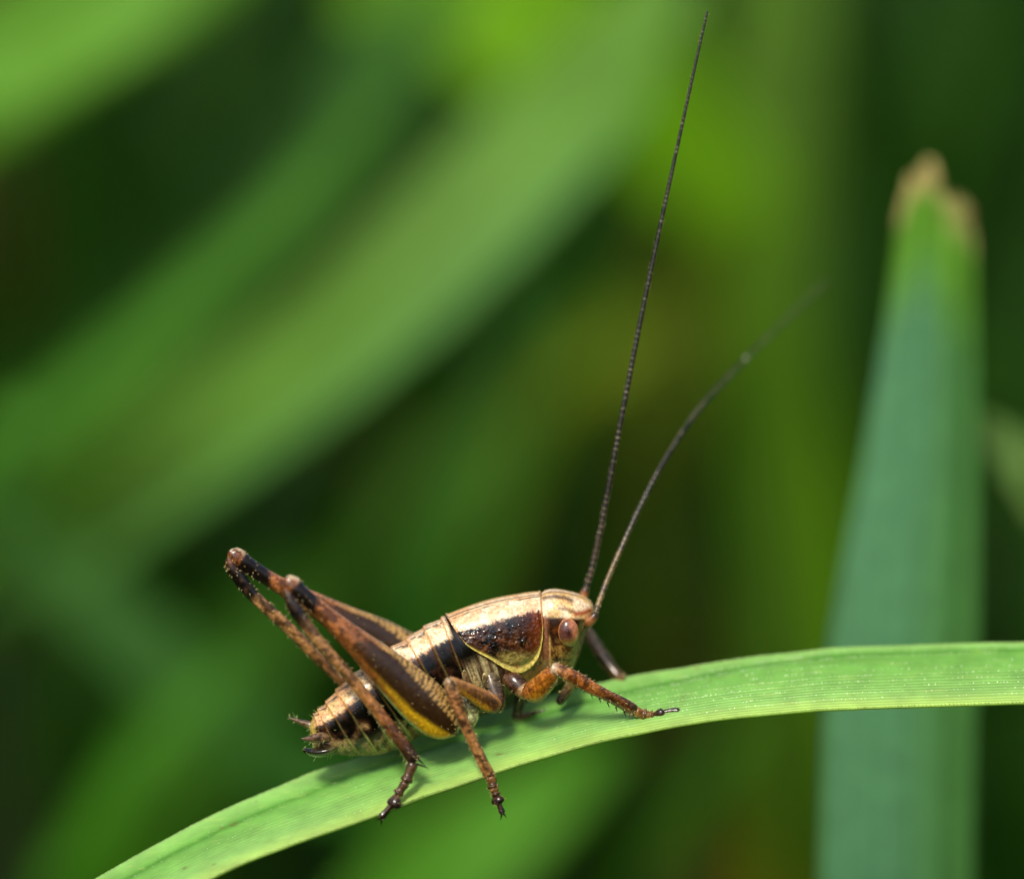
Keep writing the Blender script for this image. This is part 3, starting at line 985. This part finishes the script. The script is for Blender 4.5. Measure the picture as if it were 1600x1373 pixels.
sweep([(778, 1108, -52, 6, 6), (774, 1104, -55, 13, 12), (764, 1097, -60, 15.5, 13), (748, 1088, -70, 14.5, 12), (732, 1079, -82, 12.5, 10.5), (717, 1071, -92, 10, 9), (705, 1066, -98, 9.5, 9), (700, 1064, -100, 4, 4)], midfemur, 90, 30, hair=50, bumps=0.05)
sweep([(701, 1058, -99, 4, 4), (702, 1063, -99, 8.5, 8.5), (705, 1074, -99, 10, 9.5), (711, 1092, -98, 10.5, 9), (722, 1122, -95, 9, 8), (738, 1157, -91, 8.8, 7.5), (754, 1190, -87, 9, 8), (764, 1209, -85, 9, 8), (768, 1216, -85, 6, 6)],
      mott([(0, (200, 160, 124)), (0.1, (176, 118, 76)), (0.25, (160, 100, 56)), (0.7, (176, 118, 66)), (1, (150, 98, 48))], seed=13, amt=0.85, fq=0.12), 130, 24, hair=130, hair_len=(4, 7), bumps=0.05)
tarsus([(767, 1214, -85), (771, 1231, -87), (775, 1242, -87), (779, 1254, -87), (785, 1270, -87)], 8.4, 1.15)
sweep([(812, 1082, 25, 7, 7), (812, 1094, 30, 8.5, 8), (809, 1108, 35, 7.5, 7), (806, 1120, 38, 6, 6), (805, 1124, 39, 2, 2)], mott([(0, (60, 40, 22)), (1, (52, 36, 20))], seed=14), 40, 18, hair=20)
tarsus([(805, 1121, 39), (818, 1119, 40), (827, 1116, 41), (838, 1114, 42), (852, 1110, 43)], 5.0)

# ---- front legs: swollen amber femur, spined tibia
FF = mott([(0, (150, 82, 28)), (0.5, (176, 102, 24)), (1, (186, 104, 36))], dark=(104, 52, 16), amt=0.7, fq=0.14, seed=15, rg=0.3)


def forefemur(t_, q_, n_, p_):
    c_ = FF(t_, q_, n_, p_)
    c_[:, :3] = mix(c_[:, :3], srgb(186, 140, 26), sm(0.1, -0.5, q_) * sm(0.4, 0.7, fbm(p_, 0.1, 3)) * 0.8)
    return c_


sweep([(822, 1087, -48, 5, 5), (825, 1085, -51, 12, 12), (830, 1082, -56, 17, 15), (839, 1077, -64, 19, 16), (850, 1067, -75, 17, 14), (860, 1055, -86, 14, 12), (868, 1047, -93, 9, 9), (871, 1044, -95, 3, 3)], forefemur, 90, 36, hair=60, hair_len=(2.5, 4.5), bumps=0.06)
FT = mott([(0, (236, 206, 180)), (0.08, (206, 140, 92)), (0.2, (190, 104, 40)), (0.5, (170, 98, 42)), (0.8, (112, 62, 28)), (1, (80, 46, 22))], seed=16, amt=0.8, fq=0.12, rg=0.26)
sweep([(860, 1043, -94, 3, 3), (863, 1044, -94, 9, 9), (872, 1047, -94, 11.5, 10), (884, 1052, -92, 10, 9), (902, 1061, -87, 11.5, 9), (922, 1073, -80, 10.5, 8.5), (948, 1086, -68, 9, 8), (972, 1098, -55, 9.5, 8), (988, 1108, -47, 10, 8.5), (993, 1112, -45, 6, 6)], FT, 130, 24, hair=110, hair_len=(4, 7), bumps=0.04)
for k in range(7):
    u_ = 0.15 + 0.12 * k
    pA = np.array([884, 1052, -92]) * (1 - u_) + np.array([992, 1112, -45]) * u_
    cone(body, pA + [-3, 7, -3], (0.35, 1, -0.2), 10, 1.5, srgb(30, 18, 10), 0.3)
tarsus([(992, 1111, -44), (1008, 1117, -40), (1021, 1118, -39), (1037, 1117, -38), (1062, 1112, -38)], 9.2, 1.1, (168, 104, 44), claw=(0, -4, 0))
# far front leg
sweep([(868, 1010, 40, 7, 7), (885, 1000, 58, 11, 10), (902, 986, 76, 9.5, 9), (913, 986, 84, 9, 9), (922, 996, 86, 10, 9), (938, 1020, 82, 9.5, 8.5), (953, 1041, 75, 9, 8), (966, 1057, 68, 8.5, 8), (972, 1063, 66, 4, 4)],
      mott([(0, (110, 66, 30)), (0.3, (176, 120, 76)), (0.5, (170, 130, 96)), (0.75, (66, 48, 34)), (0.9, (96, 66, 38)), (1, (120, 80, 40))], seed=17), 120, 22, hair=90, hair_len=(4, 7), bumps=0.04)
tarsus([(968, 1060, 66), (976, 1064, 65), (983, 1066, 65), (991, 1067, 65), (1003, 1066, 65)], 7.5)

# ---- coxae, mouth palps, tail plates
CX = mott([(0, (130, 84, 52)), (0.45, (60, 34, 20)), (0.62, (70, 42, 24)), (0.7, (190, 140, 90)), (1, (150, 96, 52))], seed=18, rg=0.16)
sweep([(792, 1056, -34, 12, 10), (803, 1064, -41, 14.5, 12), (813, 1074, -46, 14.5, 12), (821, 1083, -49, 12, 11), (826, 1088, -50, 5, 5)], CX, 50, 26, hair=10)
sweep([(764, 1050, -38, 12, 8), (771, 1072, -44, 14, 10), (777, 1092, -49, 13, 11), (777, 1106, -52, 11, 10), (774, 1113, -52, 4, 4)], mott([(0, (120, 100, 66)), (0.5, (72, 50, 32)), (1, (84, 50, 24))], seed=19, amt=0.9, rg=0.16), 60, 28, hair=16)
sweep([(727, 1088, -44, 12, 10), (733, 1102, -50, 15, 12), (736, 1118, -52, 13, 11), (732, 1132, -56, 10, 10), (728, 1140, -58, 3, 3)], mott([(0, (150, 126, 80)), (0.6, (176, 172, 110)), (1, (150, 140, 70))], seed=20, rg=0.18), 50, 26, hair=8)
for dz in (-16, 14):
    sweep([(892, 1048, dz, 8, 8), (893, 1062, dz, 8, 8), (888, 1076, dz, 8.5, 8), (880, 1088, dz, 7.5, 7), (874, 1097, dz, 6, 6), (872, 1100, dz, 2, 2)],
          mott([(0, (150, 120, 60)), (0.6, (92, 68, 36)), (1, (46, 30, 20))], seed=21), 50, 18, hair=14)
sweep([(528, 1166, -6, 4, 20), (515, 1172, -8, 8, 26), (498, 1175, -8, 8, 24), (484, 1174, -8, 6.5, 18), (476, 1171, -8, 4, 10), (473, 1169, -8, 1.5, 4)], mott([(0, (120, 110, 60)), (0.4, (36, 28, 18)), (1, (16, 14, 14))], seed=22, rg=0.16), 50, 24, hair=14, hair_len=(5, 12), hair_col=(190, 200, 110))

# small side lobes of the thorax under the rear of the shield
def lobe(cx_, cy_, ru, rv, rw, inner, rimc, rg):
    c0_, t0_, p0_ = on_near([(cx_, cy_)], 0.0)
    out_ = on_near([(cx_, cy_)], 4.0)[0][0] - c0_[0]
    out_ /= np.linalg.norm(out_)
    ax_ = np.array([0.93, -0.36, 0.0])
    ax_ -= out_ * (ax_ @ out_)
    ax_ /= np.linalg.norm(ax_)
    dn_ = np.cross(out_, ax_)

    def pl(U_, v):
        rr = np.hypot(U_[:, 0], U_[:, 1])
        z_ = fbm(v, 0.15, 88)
        return rough(mix(mix(srgb(*inner), srgb(*inner) * 2.2, sm(0.5, 0.65, z_)), srgb(*rimc), sm(0.86, 0.96, rr)), rg)
    bead(body, c0_[0], (ru, rv, rw), [ax_, dn_, out_], None, 26, 36, pl)


def bead(sh, c, r, axes, col, n=24, m=32, paint=None):
    a = np.linspace(0, math.pi, n)
    b_ = np.linspace(0, 2 * math.pi, m, endpoint=False)
    A_, B_ = np.meshgrid(a, b_, indexing='ij')
    U_ = np.stack([np.cos(A_), np.sin(A_) * np.cos(B_), np.sin(A_) * np.sin(B_)], -1).reshape(-1, 3)
    v = np.asarray(c) + (U_ * np.asarray(r)) @ np.asarray(axes)
    c_ = paint(U_, v) if paint else np.tile(np.append(col, 0.3), (len(v), 1))
    sh.add(v, grid_faces(n, m, True), c_)


lobe(762, 1066, 7, 20, 5, (110, 92, 58), (176, 160, 110), 0.25)
lobe(746, 1070, 6, 17, 4, (130, 112, 72), (150, 130, 86), 0.25)
lobe(730, 1062, 6, 18, 4, (96, 76, 50), (160, 146, 98), 0.25)

foot = np.array(perch_at(760, 0.5))
cbase = W(foot)[0]
cricket = empty('bush_cricket', cbase)
tag(cricket, 'brown and cream bush cricket with long antennae standing on the green blade', 'cricket')

# hairs on the trunk
TR = TRUNK
ctr_line = TR.mean(1)
for _ in range(420):
    i = int(rng.integers(10, TN - 12))
    k = int(rng.integers(PN))
    o_ = TR[i, k] - ctr_line[i]
    o_ /= np.linalg.norm(o_) + 1e-6
    HAIR.append((TR[i, k] - o_ * 0.3, o_ + np.array([-0.5, 0.2, 0]), rng.uniform(2, 4), 0.3, (222, 200, 150)))
for _ in range(30):   # tail
    i = int(rng.integers(3, 60))
    k = int(rng.integers(PN))
    o_ = TR[i, k] - ctr_line[i]
    o_ /= np.linalg.norm(o_) + 1e-6
    HAIR.append((TR[i, k], o_ + np.array([-0.9, 0, 0]), rng.uniform(6, 13), 0.35, (190, 200, 110)))
body.build('body', M_BODY, cricket, cbase)

# ---- pronotum: a saddle-shaped shield over the thorax
top_l = np.array([(699, 966), (712, 959), (735, 950), (765, 942), (800, 935), (825, 931), (844, 930)], float)
bot_l = np.array([(716, 990), (724, 1003), (745, 1019), (780, 1038), (809, 1049), (835, 1035), (848, 1000)], float)
nU, nV = 64, 44
TL, _ = catmull(top_l, nU)
# sample the lower margin by length so that its corners stay smooth
BL, _ = catmull(np.array([(714, 988), (719, 996), (730, 1009), (746, 1019), (764, 1028), (781, 1038), (796, 1045), (810, 1048), (824, 1043), (835, 1033), (843, 1019), (847, 1000), (848.5, 978)], float), nU)
wq = np.linspace(0, 1, nV)
Q = TL[:, None, :] * (1 - wq)[None, :, None] + BL[:, None, :] * wq[None, :, None]
# rear and front edges bow a little
Q = Q.reshape(-1, 2)
P0, pt, pp = on_near(Q, 0.0)
uq = np.repeat(np.linspace(0, 1, nU), nV)
vq = np.tile(wq, nU)
# keep the dorsal row exactly on the midline
pp = pp * 1.0
pp0 = pp.reshape(nU, nV)
pp0[:, 0] = 0.0
pp0[:, 1:4] = pp0[:, 4:5] * (np.arange(1, 4) / 4.0)[None, :]
pt0 = pt.reshape(nU, nV)


def blur(a, k):
    for _ in range(k):
        b_ = a.copy()
        b_[1:-1] = (a[:-2] + 2 * a[1:-1] + a[2:]) / 4
        c_ = b_.copy()
        c_[:, 1:-1] = (b_[:, :-2] + 2 * b_[:, 1:-1] + b_[:, 2:]) / 4
        a = c_
    return a


pp0, pt0 = blur(pp0, 4), blur(pt0, 4)


def finer(a, nu, nv):
    iu, iv = np.linspace(0, a.shape[0] - 1, nu), np.linspace(0, a.shape[1] - 1, nv)
    b_ = np.stack([np.interp(iu, np.arange(a.shape[0]), a[:, k]) for k in range(a.shape[1])], 1)
    return np.stack([np.interp(iv, np.arange(a.shape[1]), b_[k]) for k in range(nu)], 0)


mU, mV = 230, 150
pp0, pt0 = blur(finer(pp0, mU, mV), 4), blur(finer(pt0, mU, mV), 4)
Q = np.stack([finer(Q[:, 0].reshape(nU, nV), mU, mV).ravel(), finer(Q[:, 1].reshape(nU, nV), mU, mV).ravel()], 1)
nU, nV = mU, mV
uq, vq = np.repeat(np.linspace(0, 1, nU), nV), np.tile(np.linspace(0, 1, nV), nU)
pp, pt = pp0.ravel(), pt0.ravel()
P0 = mirror(pt, -pp, 0.0)
edge = np.minimum(np.minimum((1 - vq) * 12, uq * 14), (1 - uq) * 16)
rim = np.exp(-(edge / 0.35) ** 2)
off = 3.0 + 2.2 * rim + 1.5 * np.exp(-(pp / 0.10) ** 2) - 2.5 * np.exp(-((edge - 0.9) / 0.4) ** 2) * sm(0.3, 0.6, vq)
off = off + (fbm(P0, 0.12, 61) - 0.5) * 2.2 * sm(0.35, 0.5, vq) + (vn(P0, 0.4, 62) - 0.5) * 0.9 * sm(0.35, 0.5, vq)
for _ in range(110):
    bx_, by_ = rng.uniform(715, 846), rng.uniform(962, 1042)
    br = rng.uniform(1.1, 2.6)
    off = off + rng.choice([0.9, -0.6, 1.2]) * br * 0.5 * np.exp(-((Q[:, 0] - bx_) ** 2 + (Q[:, 1] - by_) ** 2) / br ** 2) * sm(0.3, 0.4, vq)
Vn_ = mirror(pt, -pp, off)
Vf_ = mirror(pt, pp, off)
nzA, nzB, nzC = fbm(P0, 0.07, 63), fbm(P0, 0.22, 64), fbm(P0, 0.5, 65)
x_, y_ = Q[:, 0], Q[:, 1]
bord = np.interp(x_, [700, 735, 760, 790, 820, 850], [990, 984, 977, 968, 960, 954]) + (nzB - 0.5) * 9 + (nzC - 0.5) * 6
C = mix(srgb(242, 220, 184), srgb(240, 198, 148), sm(760, 710, x_) * 0.8)
C = mix(C, srgb(228, 174, 128), sm(0.40, 0.6, nzA) * 0.75)
C = mix(C, srgb(150, 104, 64), sm(0.58, 0.72, nzB) * sm(0.9, 0.3, pp) * 0.5)
dk = mix(BLACK, srgb(58, 30, 14), sm(0.35, 0.65, nzA))
dk = mix(dk, srgb(112, 52, 20), sm(815, 842, x_ + (nzB - 0.5) * 16) * 0.85)
dk = mix(dk, srgb(96, 62, 34), np.exp(-(seg_dist(Q, [(805, 985), (808, 1008), (812, 1018)]) / 3.5) ** 2) * 0.6)
dk = mix(dk, srgb(120, 76, 46), sm(0.56, 0.66, nzB) * sm(985, 1005, y_) * 0.7)
dk = mix(dk, srgb(150, 138, 70), sm(1012, 1028, y_ + (nzB - 0.5) * 14) * sm(770, 795, x_) * 0.9)
C = mix(C, dk, sm(-3, 3, y_ - bord))
low_rim = np.exp(-(np.minimum((1 - vq) * 60, 1e3) / 3.0) ** 2)
C = mix(C, srgb(208, 190, 92), np.exp(-(((1 - vq) * 58) / 3.6) ** 2) * sm(715, 735, x_))
C = mix(C, srgb(214, 150, 78), np.exp(-((uq * 145) / 3.0) ** 2) * 0.8)
C = mix(C, srgb(204, 138, 80), np.exp(-(((1 - uq) * 145) / 2.5) ** 2) * 0.8)
C = mix(C, BLACK, np.exp(-((pp - 0.14) / 0.035) ** 2) * 0.85)
C = mix(C, srgb(206, 158, 92), np.exp(-(pp / 0.07) ** 2))
C = mix(C, BLACK, np.exp(-((pp - 0.26) / 0.035) ** 2) * sm(0.35, 0.6, fbm(np.stack([x_ * 0.05, x_ * 0, x_ * 0], 1), 1.0, 4) + 0.1) * 0.9)
C = mix(C, srgb(226, 178, 108), np.exp(-((pp - 0.20) / 0.03) ** 2) * 0.8)
Rr = np.where(y_ > bord, 0.10, 0.3) + 0.06 * nzB
sp = Shell()
fq_ = grid_faces(nU, nV)
sp.add(Vn_, fq_, rough(C, Rr))
sp.add(Vf_, fq_[:, ::-1], rough(C, Rr))
o = sp.build('pronotum', M_GLOSS, cricket, cbase)
md = o.modifiers.new('thickness', 'SOLIDIFY')
md.thickness = 0.00005
md.offset = 0
o['label'] = 'glossy saddle shield, cream above and dark brown with pale rim below'

# ---- compound eyes
def eye_paint(U_, v):
    z_ = fbm(v, 0.12, 71)
    c_ = mix(srgb(92, 54, 46), srgb(182, 116, 76), sm(-0.1, 0.65, U_[:, 0] + (z_ - 0.5) * 0.9 + 0.15 * U_[:, 1]))
    c_ = mix(c_, srgb(30, 14, 12), np.exp(-(((U_[:, 0] + 0.05) / 0.22) ** 2 + ((U_[:, 1] - 0.02) / 0.3) ** 2)) * 0.95 * (U_[:, 2] > 0))
    c_ = mix(c_, srgb(70, 34, 28), sm(0.5, 0.7, fbm(v, 0.3, 72)) * 0.5)
    c_ = mix(c_, srgb(128, 106, 44), sm(-0.25, -0.75, U_[:, 1]))
    c_ = mix(c_, srgb(196, 134, 78), sm(0.5, 0.2, U_[:, 2]) * 0.9)
    return rough(c_, 0.14)


ec, et, ep = on_near([(888, 987)], 0)
for side in (1, -1):
    c0 = mirror(et, side * -ep, 0.0)[0] if side == 1 else mirror(et, ep, 0.0)[0]
    cen = mirror(et, ep * 0, -1e3)[0]
    out = np.array([0.12, 0.1, -1.0]) if side == 1 else np.array([0.12, -0.35, 1.0])
    out /= np.linalg.norm(out)
    upv = np.array([-0.10, -1.0, 0.0])
    upv -= out * (upv @ out)
    upv /= np.linalg.norm(upv)
    fwv = np.cross(upv, out)
    if fwv[0] < 0:
        fwv = -fwv
    se = Shell()
    bead(se, c0 + out * 0.5, (16.5, 22.5, 13), [fwv, upv, out], None, 30, 40, eye_paint)
    o = se.build('eye', M_EYE, cricket, cbase)
    if side == 1:
        eye_c = c0

# ---- antennae
def antenna(scape, pts, r0, r1, seg_px, n, pale, label):
    sa = Shell()
    pr = lambda t_, q_, n_, p_: rough(mix(srgb(140, 90, 50), srgb(58, 40, 26), sm(0.5, 0.9, t_)), 0.3)
    sweep(scape, pr, 30, 20, sh=sa)
    P, _ = catmull(np.array(pts, float), n)
    L_ = np.cumsum(np.r_[0, np.linalg.norm(np.diff(P, axis=0), axis=1)])
    tl = L_ / L_[-1]
    sgl = seg_px[0] * (1 - tl) + seg_px[1] * tl
    ph_ = np.cumsum(np.r_[0, np.diff(L_) / sgl[1:]]) % 1.0
    r = (r0 * (1 - tl) ** 0.8 + r1 * (1 - (1 - tl) ** 0.8)) * (1 - 0.06 * np.exp(-((ph_ - 0.5) * 2 / 0.35) ** 2) + 0.03)
    ring = np.exp(-((ph_ - 0.9) / 0.09) ** 2)

    def pa(t_, q_, n_, p_):
        k = np.repeat(ring, 12)
        fade = np.repeat(tl, 12)
        b_ = mix(srgb(*pale), srgb(24, 25, 19), sm(0.0, 0.3, fade))
        b_ = mix(b_, srgb(24, 18, 13), sm(0.4, 0.6, vn(np.stack([np.repeat(L_ / 12.0, 12), q_ * 0, q_ * 0], 1), 1.0, 5)) * 0.7)
        return rough(mix(b_, srgb(150, 140, 112), k * 0.55 * (0.3 + np.repeat(vn(np.stack([L_ * 0.06, L_ * 0, L_ * 0], 1), 1.0, 6), 12))), 0.4)
    pp_ = np.hstack([P, r[:, None], r[:, None]])
    T_ = np.gradient(P, axis=0)
    T_ /= np.linalg.norm(T_, axis=1)[:, None]
    nh = len(HAIR)
    # sweep without resampling
    Zv = np.array([0, 0, 1.0])
    Sd = Zv - T_ * (T_ @ Zv)[:, None]
    Sd /= np.linalg.norm(Sd, axis=1)[:, None]
    Nn = np.cross(T_, Sd)
    th_ = np.linspace(0, 2 * math.pi, 12, endpoint=False)
    Vv = P[:, None] + Nn[:, None] * (r[:, None] * np.sin(th_))[..., None] - Sd[:, None] * (r[:, None] * np.cos(th_))[..., None]
    f = grid_faces(n, 12, True).tolist()
    f.append([(n - 1) * 12 + k for k in range(12)])
    sa.add(Vv.reshape(-1, 3), f, pa(np.repeat(tl, 12), np.tile(np.sin(th_), n), None, None))
    for i in range(8, n - 2, 2):
        if rng.random() < 0.75:
            an = rng.uniform(0, 2 * math.pi)
            o_ = Nn[i] * math.sin(an) - Sd[i] * math.cos(an)
            cone(sa, P[i] + o_ * r[i] * 0.8, o_ + T_[i] * 0.8, rng.uniform(2.5, 4.5), 0.32, srgb(190, 180, 140), 0.4)
    o = sa.build('antenna', M_ANT, cricket, cbase)
    o['label'] = label
    return o


antenna([(908, 938, 14, 7, 7), (912, 930, 13, 7.5, 7), (915, 922, 12, 6.5, 6), (917, 918, 12, 4, 4)],
        [(914, 926, 12), (917, 916, 12), (923, 896, 11), (931, 862, 10), (941, 815, 8), (960, 713, 2), (985, 580, -5), (1006, 475, -10), (1030, 362, -15), (1060, 222, -22), (1084, 112, -28), (1105, 18, -34)], 5.0, 1.8, (10, 7), 640, (54, 38, 24), 'long sharp straight antenna, dark with pale rings')
ant2 = antenna([(914, 975, -22, 5, 5), (919, 972, -24, 8.5, 8), (925, 967, -26, 8, 8), (930, 961, -27, 6.5, 6.5), (932, 958, -27, 4, 4)],
               [(929, 964, -27), (932, 954, -26), (938, 935, -22), (949, 906, -14), (968, 862, -2), (1000, 792, 24), (1040, 716, 62), (1093, 638, 140), (1165, 562, 235), (1215, 512, 300), (1258, 470, 350), (1292, 438, 390)], 4.5, 0.9, (10, 7), 520, (120, 96, 56), 'antenna curving away and fading out of focus')
sd = Shell()
bead(sd, (1165, 560, 235), (2.2, 2.2, 2.2), np.eye(3), srgb(214, 220, 190))  # pale bead added for the blurred highlight of a tiny dust speck
sd.build('dust_glint', M_EYE, cricket, cbase)

# ---- cerci
for pts in ([(512, 1152, -26, 8, 8), (503, 1152, -30, 8.8, 8.5), (494, 1152.5, -33, 7.5, 7), (484, 1153.5, -36, 4.8, 4.6), (476, 1154, -38, 2.6, 2.6), (470, 1153.5, -39, 0.8, 0.8)],
            [(494, 1136, 20, 6, 6), (485, 1133, 23, 6.5, 6.5), (475, 1129.5, 26, 5.2, 5.2), (464, 1125.5, 29, 3.2, 3.2), (456, 1122.5, 31, 1.8, 1.8), (449, 1120, 33, 0.6, 0.6)]):
    sc = Shell()
    sweep(pts, mott([(0, (128, 92, 64)), (0.7, (120, 84, 60)), (1, (66, 46, 36))], seed=31, amt=0.7), 50, 20, sh=sc, hair=16, hair_len=(4, 13), hair_col=(196, 206, 130))
    sc.build('cercus', M_BODY, cricket, cbase)

# ---- fine bristles over legs and trunk
sb = Shell()
for p, d, ln_, r, c in HAIR:
    d = np.asarray(d, float)
    cone(sb, p, d, ln_, r, srgb(*c), 0.4)
o = sb.build('bristle', M_HAIR, cricket, cbase)
tag(o, kind='stuff')
